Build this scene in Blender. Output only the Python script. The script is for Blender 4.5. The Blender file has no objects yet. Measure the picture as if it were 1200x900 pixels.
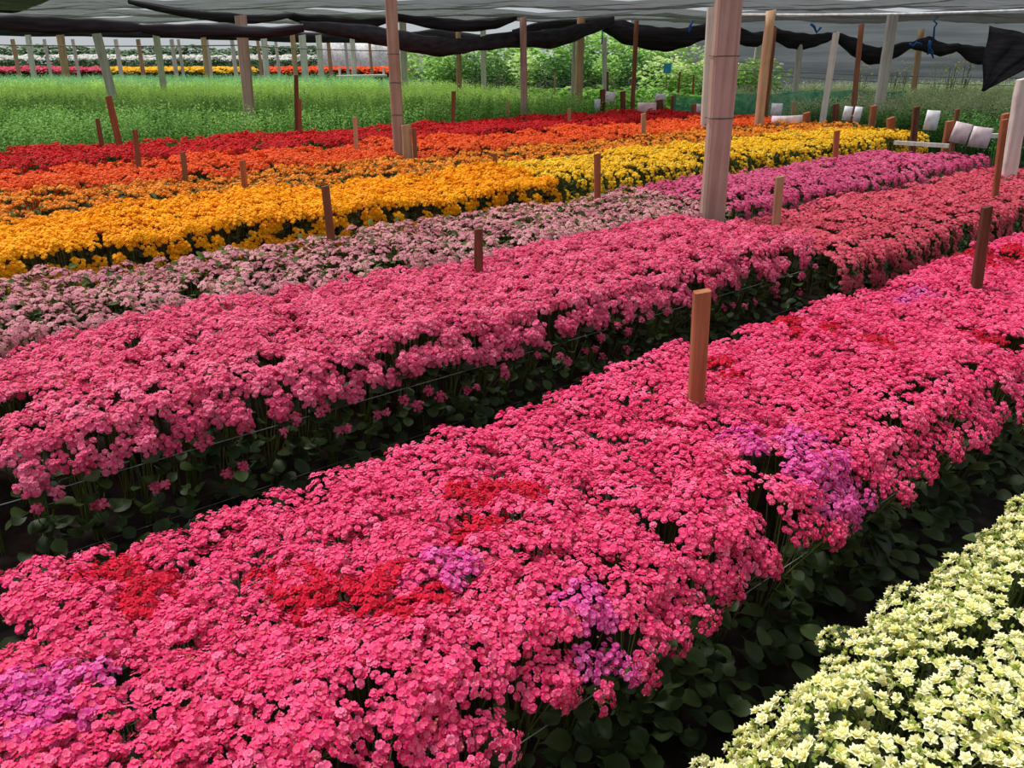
import bpy, math, random
from mathutils import Vector, Matrix, Euler
R = math.radians
random.seed(7)
rnd = random.random
uni = random.uniform
S = bpy.context.scene
COL = S.collection

# ------------------------------------------------------------ camera
F, PITCH, CAMZ = 950.0, math.atan((450 - 62) / 950.0), 1.75
cam_d = bpy.data.cameras.new('camera'); cam = bpy.data.objects.new('camera', cam_d); COL.objects.link(cam)
cam_d.sensor_fit = 'HORIZONTAL'; cam_d.sensor_width = 36; cam_d.lens = 36 * F / 1200
cam_d.clip_start = 0.05; cam_d.clip_end = 400
cam.location = (0, 0, CAMZ); cam.rotation_euler = (math.pi / 2 - PITCH, 0, 0)
S.camera = cam

# ------------------------------------------------------------ light
S.view_settings.view_transform = 'Standard'; S.view_settings.look = 'None'
S.view_settings.exposure = 0.0; S.view_settings.gamma = 1; S.view_settings.use_curve_mapping = False
W = bpy.data.worlds.new('overcast_sky'); S.world = W; W.use_nodes = True
wn = W.node_tree.nodes; wb = wn['Background']
wb.inputs[0].default_value = (0.90, 0.95, 1.0, 1); wb.inputs[1].default_value = 0.56
sun_d = bpy.data.lights.new('sun', 'SUN'); sun_d.energy = 3.75; sun_d.angle = R(16); sun_d.color = (1, .98, .96)
sun = bpy.data.objects.new('sun', sun_d); COL.objects.link(sun)
sun.rotation_euler = Vector((-.42, .16, 1)).to_track_quat('Z', 'Y').to_euler()      # high, from the left and a little beyond

# ------------------------------------------------------------ geometry helpers
AZ = math.atan2(1219, 1.0 * (F * math.cos(PITCH) + 388 * math.sin(PITCH)))
UX, UY = math.sin(AZ), math.cos(AZ)           # along the rows
VX, VY = -UY, UX                              # across the rows, away from the viewer
BED = math.pi / 2 - AZ                        # yaw of the rows

def world(U, V): return (U * UX + V * VX, U * UY + V * VY)

def ray(x, y):
    a = (x - 600) / F; b = -(y - 450) / F
    return Vector((a, math.cos(PITCH) + b * math.sin(PITCH), -math.sin(PITCH) + b * math.cos(PITCH)))

def at_z(x, y, z):                            # the point of height z seen at a pixel
    d = ray(x, y); t = (z - CAMZ) / d.z
    return Vector((d.x * t, d.y * t, z))

def at_y(x, y, Y):                            # the point at distance Y seen at a pixel
    d = ray(x, y); t = Y / d.y
    return Vector((d.x * t, Y, CAMZ + d.z * t))

class MB:
    def __init__(s): s.v = []; s.f = []; s.m = []; s.a = []; s.c = []
    def vert(s, p, a=0.0, c=0.0): s.v.append((p[0], p[1], p[2])); s.a.append(a); s.c.append(c); return len(s.v) - 1
    def face(s, ids, m=0): s.f.append(ids); s.m.append(m)
    def build(s, name, mats, smooth=False):
        me = bpy.data.meshes.new(name); me.from_pydata(s.v, [], s.f)
        for m in mats: me.materials.append(m)
        me.polygons.foreach_set('material_index', s.m)
        me.polygons.foreach_set('use_smooth', [smooth] * len(s.f))
        t = me.attributes.new('tint', 'FLOAT', 'POINT'); t.data.foreach_set('value', s.a)
        t = me.attributes.new('core', 'FLOAT', 'POINT'); t.data.foreach_set('value', s.c)
        me.update(); return me

def frame(n):
    n = Vector(n).normalized()
    t = n.cross(Vector((0.31, 0.95, 0.05)));  t.normalize()
    return t, n.cross(t), n

def link(name, me, parent=None, loc=(0, 0, 0), rot=(0, 0, 0), scale=(1, 1, 1)):
    o = bpy.data.objects.new(name, me); COL.objects.link(o)
    o.location = loc; o.rotation_euler = rot; o.scale = scale
    if parent: o.parent = parent
    return o

def tag(o, label, cat, group=None, kind=None):
    o['label'] = label; o['category'] = cat
    if group: o['group'] = group
    if kind: o['kind'] = kind
    return o

def root(name, loc, rot=(0, 0, 0), scale=(1, 1, 1)):
    o = link(name, None, None, loc, rot, scale); o.empty_display_size = .1; return o

# ------------------------------------------------------------ materials
def lin(c):
    r = []
    for x in c:
        x = x / 255.0; r.append(x / 12.92 if x <= .04045 else ((x + .055) / 1.055) ** 2.4)
    return (r[0], r[1], r[2], 1)

def mat(name):
    m = bpy.data.materials.new(name); m.use_nodes = True
    nt = m.node_tree; b = nt.nodes['Principled BSDF']
    b.inputs['Roughness'].default_value = .7
    b.inputs['Specular IOR Level'].default_value = .25
    return m, nt, b

def ramp(nt, stops):
    r = nt.nodes.new('ShaderNodeValToRGB'); e = r.color_ramp.elements
    while len(e) < len(stops): e.new(.5)
    for k, (p, c) in enumerate(stops): e[k].position = p; e[k].color = c
    return r

def attr(nt, name):
    a = nt.nodes.new('ShaderNodeAttribute'); a.attribute_name = name; return a.outputs['Fac']

def math_node(nt, op, a, b):
    n = nt.nodes.new('ShaderNodeMath'); n.operation = op
    for k, x in enumerate((a, b)):
        if isinstance(x, (int, float)): n.inputs[k].default_value = x
        else: nt.links.new(x, n.inputs[k])
    return n.outputs[0]

def mixc(nt, fac, a, b):
    n = nt.nodes.new('ShaderNodeMix'); n.data_type = 'RGBA'
    if isinstance(fac, (int, float)): n.inputs[0].default_value = fac
    else: nt.links.new(fac, n.inputs[0])
    for k, x in ((6, a), (7, b)):
        if isinstance(x, tuple): n.inputs[k].default_value = x
        else: nt.links.new(x, n.inputs[k])
    return n.outputs[2]

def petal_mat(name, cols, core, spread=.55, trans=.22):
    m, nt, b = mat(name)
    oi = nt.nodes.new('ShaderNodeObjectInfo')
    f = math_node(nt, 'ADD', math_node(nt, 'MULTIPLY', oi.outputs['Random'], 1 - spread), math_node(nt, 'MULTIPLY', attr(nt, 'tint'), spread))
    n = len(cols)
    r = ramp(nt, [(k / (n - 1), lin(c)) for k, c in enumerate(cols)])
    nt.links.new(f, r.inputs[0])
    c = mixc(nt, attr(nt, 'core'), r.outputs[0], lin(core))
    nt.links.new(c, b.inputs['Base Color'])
    tr = nt.nodes.new('ShaderNodeBsdfTranslucent'); nt.links.new(c, tr.inputs[0])
    ms = nt.nodes.new('ShaderNodeMixShader'); ms.inputs[0].default_value = trans
    nt.links.new(b.outputs[0], ms.inputs[1]); nt.links.new(tr.outputs[0], ms.inputs[2])
    nt.links.new(ms.outputs[0], nt.nodes['Material Output'].inputs[0])
    b.inputs['Roughness'].default_value = .65; b.inputs['Specular IOR Level'].default_value = .2
    return m

def leaf_mat(name, cols, rough=.45, trans=.12, noise=0):
    m, nt, b = mat(name)
    oi = nt.nodes.new('ShaderNodeObjectInfo')
    f = math_node(nt, 'ADD', math_node(nt, 'MULTIPLY', oi.outputs['Random'], .45), math_node(nt, 'MULTIPLY', attr(nt, 'tint'), .55))
    if noise:
        g = nt.nodes.new('ShaderNodeNewGeometry'); nz = nt.nodes.new('ShaderNodeTexNoise'); nz.inputs['Scale'].default_value = noise
        nt.links.new(g.outputs['Position'], nz.inputs['Vector'])
        f = math_node(nt, 'ADD', math_node(nt, 'MULTIPLY', f, .7), math_node(nt, 'MULTIPLY', math_node(nt, 'SUBTRACT', nz.outputs[0], .25), .5))
    n = len(cols)
    r = ramp(nt, [(k / (n - 1), lin(c)) for k, c in enumerate(cols)])
    nt.links.new(f, r.inputs[0]); nt.links.new(r.outputs[0], b.inputs['Base Color'])
    b.inputs['Roughness'].default_value = rough; b.inputs['Specular IOR Level'].default_value = .18
    tr = nt.nodes.new('ShaderNodeBsdfTranslucent'); nt.links.new(r.outputs[0], tr.inputs[0])
    ms = nt.nodes.new('ShaderNodeMixShader'); ms.inputs[0].default_value = trans
    nt.links.new(b.outputs[0], ms.inputs[1]); nt.links.new(tr.outputs[0], ms.inputs[2])
    nt.links.new(ms.outputs[0], nt.nodes['Material Output'].inputs[0])
    return m

def wood_mat(name, cols, scale=1.0):
    m, nt, b = mat(name)
    tc = nt.nodes.new('ShaderNodeTexCoord'); mp = nt.nodes.new('ShaderNodeMapping')
    mp.inputs['Scale'].default_value = (38 * scale, 38 * scale, 1.6 * scale)
    nt.links.new(tc.outputs['Object'], mp.inputs['Vector'])
    nz = nt.nodes.new('ShaderNodeTexNoise'); nz.inputs['Scale'].default_value = 1; nz.inputs['Detail'].default_value = 6; nz.inputs['Distortion'].default_value = .6
    nt.links.new(mp.outputs[0], nz.inputs['Vector'])
    n2 = nt.nodes.new('ShaderNodeTexNoise'); n2.inputs['Scale'].default_value = 4; n2.inputs['Detail'].default_value = 3
    nt.links.new(tc.outputs['Object'], n2.inputs['Vector'])
    oi = nt.nodes.new('ShaderNodeObjectInfo')
    f = math_node(nt, 'ADD', math_node(nt, 'MULTIPLY', nz.outputs[0], .6), math_node(nt, 'MULTIPLY', n2.outputs[0], .3))
    f = math_node(nt, 'ADD', f, math_node(nt, 'MULTIPLY', oi.outputs['Random'], .12))
    n = len(cols)
    r = ramp(nt, [(.22 + .52 * k / (n - 1), lin(c)) for k, c in enumerate(cols)])
    nt.links.new(f, r.inputs[0]); nt.links.new(r.outputs[0], b.inputs['Base Color'])
    bp = nt.nodes.new('ShaderNodeBump'); bp.inputs['Strength'].default_value = .35; bp.inputs['Distance'].default_value = .01
    nt.links.new(nz.outputs[0], bp.inputs['Height']); nt.links.new(bp.outputs[0], b.inputs['Normal'])
    b.inputs['Roughness'].default_value = .85
    return m

def net_mat(name, ca, cb, holes=.3, stretch=(1.2, 14, 1), trans=.25):
    m, nt, b = mat(name)
    tc = nt.nodes.new('ShaderNodeTexCoord'); mp = nt.nodes.new('ShaderNodeMapping'); mp.inputs['Scale'].default_value = stretch
    nt.links.new(tc.outputs['Object'], mp.inputs['Vector'])
    nz = nt.nodes.new('ShaderNodeTexNoise'); nz.inputs['Scale'].default_value = 1.0; nz.inputs['Detail'].default_value = 5
    nt.links.new(mp.outputs[0], nz.inputs['Vector'])
    r = ramp(nt, [(.35, lin(ca)), (.68, lin(cb))]); nt.links.new(nz.outputs[0], r.inputs[0])
    nt.links.new(r.outputs[0], b.inputs['Base Color']); b.inputs['Roughness'].default_value = .5
    tr = nt.nodes.new('ShaderNodeBsdfTranslucent'); nt.links.new(r.outputs[0], tr.inputs[0])
    m1 = nt.nodes.new('ShaderNodeMixShader'); m1.inputs[0].default_value = trans
    nt.links.new(b.outputs[0], m1.inputs[1]); nt.links.new(tr.outputs[0], m1.inputs[2])
    tp = nt.nodes.new('ShaderNodeBsdfTransparent')
    m2 = nt.nodes.new('ShaderNodeMixShader')
    h = math_node(nt, 'MULTIPLY', nz.outputs[0], holes * 2)
    nt.links.new(h, m2.inputs[0]); nt.links.new(m1.outputs[0], m2.inputs[1]); nt.links.new(tp.outputs[0], m2.inputs[2])
    nt.links.new(m2.outputs[0], nt.nodes['Material Output'].inputs[0])
    return m

def plain(name, c, rough=.7, metal=0):
    m, nt, b = mat(name)
    nz = nt.nodes.new('ShaderNodeTexNoise'); nz.inputs['Scale'].default_value = 9; nz.inputs['Detail'].default_value = 4
    tc = nt.nodes.new('ShaderNodeTexCoord'); nt.links.new(tc.outputs['Object'], nz.inputs['Vector'])
    d = tuple(x * .8 for x in c)
    r = ramp(nt, [(.3, lin(d)), (.6, lin(c))]); nt.links.new(nz.outputs[0], r.inputs[0])
    nt.links.new(r.outputs[0], b.inputs['Base Color'])
    b.inputs['Roughness'].default_value = rough; b.inputs['Metallic'].default_value = metal
    return m

M = {}
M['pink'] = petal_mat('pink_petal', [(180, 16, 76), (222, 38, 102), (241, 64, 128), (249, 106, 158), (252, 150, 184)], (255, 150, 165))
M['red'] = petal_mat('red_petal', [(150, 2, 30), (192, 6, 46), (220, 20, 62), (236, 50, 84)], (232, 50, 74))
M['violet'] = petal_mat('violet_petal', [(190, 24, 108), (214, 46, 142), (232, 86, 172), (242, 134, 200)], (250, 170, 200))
M['rose'] = petal_mat('rose_petal', [(194, 38, 90), (228, 70, 126), (244, 108, 156), (250, 152, 184)], (248, 160, 150))
M['pale'] = petal_mat('pale_pink_petal', [(170, 84, 108), (208, 124, 146), (224, 156, 168), (200, 158, 140)], (222, 186, 150))
M['magenta'] = petal_mat('magenta_petal', [(184, 40, 92), (212, 72, 126), (234, 122, 164)], (240, 150, 180))
M['salmon'] = petal_mat('salmon_petal', [(188, 42, 76), (214, 72, 104), (234, 112, 132)], (240, 140, 122))
M['gold'] = petal_mat('golden_petal', [(240, 150, 0), (250, 174, 4), (255, 194, 14)], (255, 190, 20))
M['lemon'] = petal_mat('lemon_petal', [(240, 186, 16), (250, 206, 40), (255, 226, 96)], (250, 190, 20))
M['amber'] = petal_mat('amber_petal', [(228, 112, 14), (242, 146, 34), (252, 184, 76)], (240, 164, 56))
M['orange'] = petal_mat('orange_petal', [(226, 62, 24), (240, 90, 36), (250, 124, 56)], (250, 140, 60))
M['crimson'] = petal_mat('crimson_petal', [(186, 10, 26), (210, 22, 36), (230, 48, 54)], (225, 60, 40))
M['cream'] = petal_mat('cream_petal', [(226, 232, 150), (248, 248, 200), (254, 254, 236)], (254, 226, 96), trans=.3)
M['bud_green'] = leaf_mat('bud_green', [(104, 128, 44), (160, 178, 78), (206, 214, 120)], .6, .25)
M['bud_pink'] = leaf_mat('bud_pink', [(140, 90, 60), (200, 110, 90), (226, 150, 120)], .6)
M['bud_olive'] = leaf_mat('bud_olive', [(110, 112, 50), (150, 140, 76), (196, 170, 110)], .6)
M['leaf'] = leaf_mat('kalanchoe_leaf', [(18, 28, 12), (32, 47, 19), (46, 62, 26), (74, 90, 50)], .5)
M['leaf_dark'] = leaf_mat('dark_green_leaf', [(24, 36, 18), (40, 58, 26), (60, 80, 36)], .5)  # dark green of the far clumps' leaves, tone varies from leaf to leaf
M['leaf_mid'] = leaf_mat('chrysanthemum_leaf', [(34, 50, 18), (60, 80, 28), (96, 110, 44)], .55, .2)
M['stem'] = leaf_mat('stem_green', [(64, 80, 36), (96, 108, 54), (124, 130, 76)], .6)
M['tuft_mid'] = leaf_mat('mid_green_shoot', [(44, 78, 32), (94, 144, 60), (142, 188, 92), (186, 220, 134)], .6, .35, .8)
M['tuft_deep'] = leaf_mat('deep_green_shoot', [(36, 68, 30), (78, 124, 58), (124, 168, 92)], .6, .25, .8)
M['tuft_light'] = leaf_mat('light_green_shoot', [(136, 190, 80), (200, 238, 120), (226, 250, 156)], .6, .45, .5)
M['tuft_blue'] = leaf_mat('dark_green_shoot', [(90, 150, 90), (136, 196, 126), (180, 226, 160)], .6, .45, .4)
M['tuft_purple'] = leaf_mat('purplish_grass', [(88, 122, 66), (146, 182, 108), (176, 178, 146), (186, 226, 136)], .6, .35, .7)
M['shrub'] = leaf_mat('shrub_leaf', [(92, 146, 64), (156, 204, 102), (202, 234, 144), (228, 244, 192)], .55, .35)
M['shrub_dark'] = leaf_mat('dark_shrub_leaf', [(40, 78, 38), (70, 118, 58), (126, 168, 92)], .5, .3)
M['lettuce'] = leaf_mat('bright_leaf', [(92, 156, 60), (146, 204, 88), (194, 232, 136)], .5, .35)
M['hedge_far'] = leaf_mat('far_hedge_leaf', [(44, 74, 44), (86, 118, 78), (128, 152, 108)], .7)
M['wood_post'] = wood_mat('weathered_post_wood', [(112, 86, 76), (166, 134, 120), (192, 166, 154)], .6)
M['wood_tan'] = wood_mat('tan_post_wood', [(120, 90, 64), (178, 142, 108), (204, 172, 140)], .6)
M['wood_grey'] = wood_mat('grey_post_wood', [(146, 138, 128), (204, 196, 186), (230, 226, 218)], .6)
M['wood_brown'] = wood_mat('brown_post_wood', [(78, 46, 32), (128, 80, 56), (160, 108, 80)], .6)
M['wood_stake'] = wood_mat('stake_wood', [(98, 50, 32), (150, 86, 58), (184, 120, 88)])
M['wood_dark'] = wood_mat('dark_stake_wood', [(58, 32, 24), (100, 58, 44), (138, 88, 68)])
M['net'] = net_mat('grey_shade_net', (22, 19, 19), (78, 68, 64), .3, (1.6, 22, 1), .12)
M['black_cloth'] = net_mat('black_shade_cloth', (15, 13, 16), (50, 44, 51), .02, (1.5, 6, 20), .08)
M['wall_net'] = net_mat('grey_wall_net', (128, 136, 138), (164, 170, 170), .06, (.3, .3, 5), .4)
M['green_net'] = net_mat('teal_net', (30, 140, 112), (90, 196, 160), .36, (9, 9, 9), .3)
M['paper'] = plain('white_paper', (248, 246, 250), .8)
M['paper_pink'] = plain('pinkish_paper', (244, 220, 224), .8)
M['wire'] = plain('dull_wire', (92, 88, 80), .6, .3)
M['string'] = plain('grey_string', (128, 132, 128), .8)
M['blue'] = plain('blue_plastic', (36, 96, 176), .5)
M['trap'] = plain('blue_card', (80, 176, 240), .6)
M['plastic'] = plain('white_plastic', (240, 242, 244), .5)

# ------------------------------------------------------------ flower pieces
def petal(mb, c, t, b, n, ang, r0, r1, w, z0, z1, tint, core, round_tip=True):
    d = t * math.cos(ang) + b * math.sin(ang); s = n.cross(d)
    rm = r0 + (r1 - r0) * .58; zm = z0 + (z1 - z0) * .35 + .1 * r1
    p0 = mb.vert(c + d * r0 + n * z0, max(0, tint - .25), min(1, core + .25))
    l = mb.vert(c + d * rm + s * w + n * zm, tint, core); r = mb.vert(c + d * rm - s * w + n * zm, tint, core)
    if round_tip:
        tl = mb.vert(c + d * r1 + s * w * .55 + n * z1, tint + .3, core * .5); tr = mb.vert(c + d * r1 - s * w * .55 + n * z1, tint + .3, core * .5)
        mb.face((p0, r, tr, tl, l))
    else:
        tp = mb.vert(c + d * r1 + n * z1, tint + .3, core * .5)
        mb.face((p0, r, tp)); mb.face((p0, tp, l))

def knob(mb, c, t, b, n, r, h, tint, core, m=0, k=4):
    ids = [mb.vert(c + (t * math.cos(2 * math.pi * i / k) + b * math.sin(2 * math.pi * i / k)) * r, tint, core) for i in range(k)]
    tp = mb.vert(c + n * h, tint, core)
    for i in range(k): mb.face((ids[i], ids[(i + 1) % k], tp), m)

def bud(mb, c, n, r, h, m, tint):
    t, b, n = frame(n)
    ids = [mb.vert(c + n * h * .45 + (t * math.cos(1.5708 * i) + b * math.sin(1.5708 * i)) * r, tint) for i in range(4)]
    lo = mb.vert(c, tint * .5); tp = mb.vert(c + n * h, min(1, tint + .3))
    for i in range(4):
        mb.face((ids[i], ids[(i + 1) % 4], tp), m); mb.face((ids[(i + 1) % 4], ids[i], lo), m)

def floret(mb, c, n, r, style):
    t, b, n = frame(n); a0 = uni(0, 6.28); tint = uni(0, .7)
    if style == 'double':
        k = 7
        for i in range(k): petal(mb, c, t, b, n, a0 + 6.283 * i / k, .12 * r, r * uni(.9, 1.05), .42 * r, -.05 * r, -.2 * r, tint, 0)
        for i in range(6): petal(mb, c, t, b, n, a0 + .4 + 6.283 * i / 6, .05 * r, .68 * r, .3 * r, .16 * r, .42 * r, tint, .15, False)
        knob(mb, c + n * .12 * r, t, b, n, .2 * r, .3 * r, tint, .7)
    elif style == 'simple':
        for i in range(5): petal(mb, c, t, b, n, a0 + 6.283 * i / 5, .05 * r, r, .52 * r, .02 * r, -.1 * r, tint, .05)
        knob(mb, c + n * .02 * r, t, b, n, .3 * r, .3 * r, tint, .6)
    elif style == 'star':
        for i in range(6): petal(mb, c, t, b, n, a0 + 6.283 * i / 6, .05 * r, r * uni(.88, 1.08), .34 * r, 0, .2 * r, tint, 0, False)
        for i in range(5): petal(mb, c, t, b, n, a0 + .5 + 6.283 * i / 5, .05 * r, .72 * r, .27 * r, .16 * r, .62 * r, tint, .12, False)
        knob(mb, c + n * .08 * r, t, b, n, .22 * r, .28 * r, tint, 1.0)
    else:                                             # puff: a ragged little pompom
        for i in range(5): petal(mb, c, t, b, n, a0 + 6.283 * i / 5, .05 * r, r, .5 * r, .1 * r, -.2 * r, tint, 0, False)
        for i in range(4): petal(mb, c, t, b, n, a0 + .5 + 6.283 * i / 4, .02 * r, .6 * r, .36 * r, .3 * r, .42 * r, tint, .2, False)

def head_geo(mb, c, n, rad, fr, count, style, buds, dome=.35):
    t, b, n = frame(n)
    for i in range(count):
        q = math.sqrt((i + .5) / count); a = i * 2.39996 + uni(-.3, .3)
        d = t * math.cos(a) + b * math.sin(a)
        p = c + d * rad * q * uni(.92, 1.05) + n * (rad * dome * (1 - q * q) + uni(-.24, .2) * rad)
        nn = n + d * q * .75 + Vector((uni(-.34, .34), uni(-.34, .34), uni(-.1, .1)))
        floret(mb, p, nn, fr * uni(.84, 1.14), style)
        if i % 3 == 0:                                # pedicels
            s = (c - n * rad * .55); w = b * .0012
            k = [mb.vert(s - w, .4), mb.vert(s + w, .4), mb.vert(p, .6)]; mb.face(k, 1)
    for i in range(buds):
        q = math.sqrt(rnd()); a = uni(0, 6.28); d = t * math.cos(a) + b * math.sin(a)
        bud(mb, c + d * rad * q + n * (rad * dome * (1 - q * q) - .1 * rad), n + d * .5 * q, fr * uni(.22, .36), fr * uni(.6, 1.0), 2, uni(.1, .9))

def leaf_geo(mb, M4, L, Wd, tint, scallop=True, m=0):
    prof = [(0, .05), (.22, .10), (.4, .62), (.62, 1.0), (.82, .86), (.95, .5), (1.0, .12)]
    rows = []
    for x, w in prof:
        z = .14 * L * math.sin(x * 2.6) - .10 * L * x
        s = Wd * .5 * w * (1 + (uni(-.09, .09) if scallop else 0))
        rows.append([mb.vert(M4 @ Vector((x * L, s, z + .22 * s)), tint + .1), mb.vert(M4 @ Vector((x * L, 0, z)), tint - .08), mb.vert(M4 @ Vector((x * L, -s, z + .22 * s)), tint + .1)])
    for r0, r1 in zip(rows, rows[1:]):
        mb.face((r0[0], r0[1], r1[1], r1[0]), m); mb.face((r0[1], r0[2], r1[2], r1[1]), m)

def tube(mb, pts, r, k=5, m=0, tint=.5, cap=False):
    rings = []
    for i, p in enumerate(pts):
        d = (pts[min(i + 1, len(pts) - 1)] - pts[max(i - 1, 0)]); t, b, n = frame(d)
        rr = r[i] if isinstance(r, (list, tuple)) else r
        rings.append([mb.vert(p + (t * math.cos(6.2832 * j / k) + b * math.sin(6.2832 * j / k)) * rr, tint) for j in range(k)])
    for a, b_ in zip(rings, rings[1:]):
        for j in range(k): mb.face((a[j], a[(j + 1) % k], b_[(j + 1) % k], b_[j]), m)
    if cap: mb.face(tuple(reversed(rings[0])), m); mb.face(tuple(rings[-1]), m)

def head_meshes(name, petal_m, rad, fr, count, style, buds, bud_m, n=5):
    out = []
    for i in range(n):
        mb = MB(); head_geo(mb, Vector((0, 0, 0)), (0, 0, 1), rad, fr, count + random.randint(-2, 2), style, buds)
        out.append(mb.build(name, [M[petal_m], M['stem'], M[bud_m]]))
    return out

def head_kits(petal_m, rad, fr, count, style, buds, bud_m, n=5, dome=.35):
    """heads for the nearest plants: a small core of pedicels and buds, and every floret on its own"""
    fl = []
    for i in range(7):
        mb = MB(); floret(mb, Vector((0, 0, 0)), (0, 0, 1), fr, style); fl.append(mb.build('floret', [M[petal_m]]))
    out = []
    for i in range(n):
        mb = MB(); spots = []; cnt = count + random.randint(-2, 2)
        for k in range(cnt):
            q = math.sqrt((k + .5) / cnt); a = k * 2.39996 + uni(-.3, .3); d = Vector((math.cos(a), math.sin(a), 0)); up = Vector((0, 0, 1))
            p = d * rad * q * uni(.92, 1.05) + up * (rad * dome * (1 - q * q) + uni(-.24, .2) * rad)
            nn = (up + d * q * .75 + Vector((uni(-.34, .34), uni(-.34, .34), uni(-.1, .1)))).normalized()
            e = nn.to_track_quat('Z', 'Y').to_euler(); e.rotate_axis('Z', uni(0, 6.28)); z = uni(.84, 1.14)
            spots.append((p, e, z, random.choice(fl)))
            w = Vector((.0012, .0008, 0)); mb.face([mb.vert(Vector((0, 0, -rad * .55)) - w, .4), mb.vert(Vector((0, 0, -rad * .55)) + w, .4), mb.vert(p, .6)], 0)
        for k in range(buds):
            q = math.sqrt(rnd()); a = uni(0, 6.28); d = Vector((math.cos(a), math.sin(a), 0)); up = Vector((0, 0, 1))
            bud(mb, d * rad * q + up * (rad * dome * (1 - q * q) - .1 * rad), up + d * .5 * q, fr * uni(.22, .36), fr * uni(.6, 1.0), 1, uni(.1, .9))
        out.append((mb.build('flower_head', [M['stem'], M[bud_m]]), spots))
    return out

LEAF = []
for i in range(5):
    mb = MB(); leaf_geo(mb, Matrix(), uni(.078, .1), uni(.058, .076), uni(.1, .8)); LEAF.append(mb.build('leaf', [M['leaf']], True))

# ------------------------------------------------------------ near plants: root > flower_head, stem, leaf
def layout(pitch, nheads, top, edge=False, low=0):
    """one plant in local axes, -Y points out of the bed: list of head spots, leaf spots"""
    heads = []; a0 = uni(0, 6.28)
    for i in range(nheads):
        q = 0 if i == 0 else pitch * uni(.36, .5); a = a0 + 6.283 * i / max(1, nheads - 1)
        x, y = q * math.cos(a), q * math.sin(a)
        z = top + uni(-.022, .016) - (.06 if edge and y < -.03 else 0)
        n = Vector((x * 2.0 + uni(-.15, .15), y * 2.0 + uni(-.15, .15) - (.5 if edge else 0), 1))
        heads.append((Vector((x, y, z)), n, uni(.88, 1.1)))
    if edge:
        for i in range(3 if low else 2):
            heads.append((Vector((uni(-.5, .5) * pitch, -pitch * uni(.5, .85), top - uni(.07, .13))), Vector((uni(-.3, .3), -1.1, .7)), uni(.75, .95)))
        for i in range(low):
            if rnd() < .6: heads.append((Vector((uni(-.5, .5) * pitch, -pitch * uni(.5, 1.0), top - uni(.14, .34))), Vector((uni(-.4, .4), -.8, .8)), uni(.36, .6)))
    leaves = []
    for i in range(34 if edge else 2):
        z = .02 + .38 * rnd() ** 1.3 if edge else uni(.3, .42)
        a = (-1.5708 + uni(-1.35, 1.35)) if edge else uni(0, 6.28)
        q = uni(.02, .24 if z < .16 else .15 if z < .25 else .06) if edge else .022
        leaves.append((Vector((q * math.cos(a), q * math.sin(a), z)), (uni(-.5, .5), uni(-.75, .55) , a), uni(.6, 1.15) if edge else uni(.8, 1.1)))
    return heads, leaves

def stem_mesh(heads):
    mb = MB()
    for p, n, s in heads:
        n = n.normalized(); q = p - n * .02
        b0 = Vector((uni(-.02, .02), uni(-.02, .02), 0.0))
        mid = b0.lerp(q, .6) + Vector((uni(-.015, .015), uni(-.015, .015), .0)); mid.x *= .75; mid.y *= .75
        tube(mb, [b0, mid, q], [.0032, .0026, .002], 4, 0, uni(.2, .9))
    return mb.build('stem_cluster', [M['stem']], True)

def make_protos(n, pitch, nheads, top, edge, low=0):
    out = []
    for i in range(n):
        h, l = layout(pitch, nheads, top, edge, low)
        out.append((h, l, stem_mesh(h)))
    return out

def put_near(proto, hm, name, label, cat, group, U, V, yaw, lean, sc, kits=None, mix=None):
    x, y = world(U, V)
    r = tag(root(name, (x, y, 0.03), (lean, 0, yaw), (sc, sc, sc)), label, cat, group)
    heads, leaves, stems = proto
    for p, n, s in heads:
        t, b, nn = frame(n); e = nn.to_track_quat('Z', 'Y').to_euler()
        e.rotate_axis('Z', uni(0, 6.28))
        if kits:
            core, spots = random.choice(mix[1] if mix and rnd() < .22 else kits)
            h = link('flower_head', core, r, p, e, (s, s, s))
            for fp, fe, fz, fm in spots: link('floret', fm, h, fp, fe, (fz, fz, fz))
        else: link('flower_head', random.choice(mix[0] if mix and rnd() < .22 else hm), r, p, e, (s, s, s))
    link('stem_cluster', stems, r)
    for p, e, s in leaves:
        link('leaf', random.choice(LEAF), r, p, e, (s, s, s))
    return r

def lump(U, V): return 1 + .03 * math.sin(2.1 * U + 1.3 * V) + .025 * math.sin(5.3 * U - 3.1 * V + 1) + uni(-.025, .025)

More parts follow.
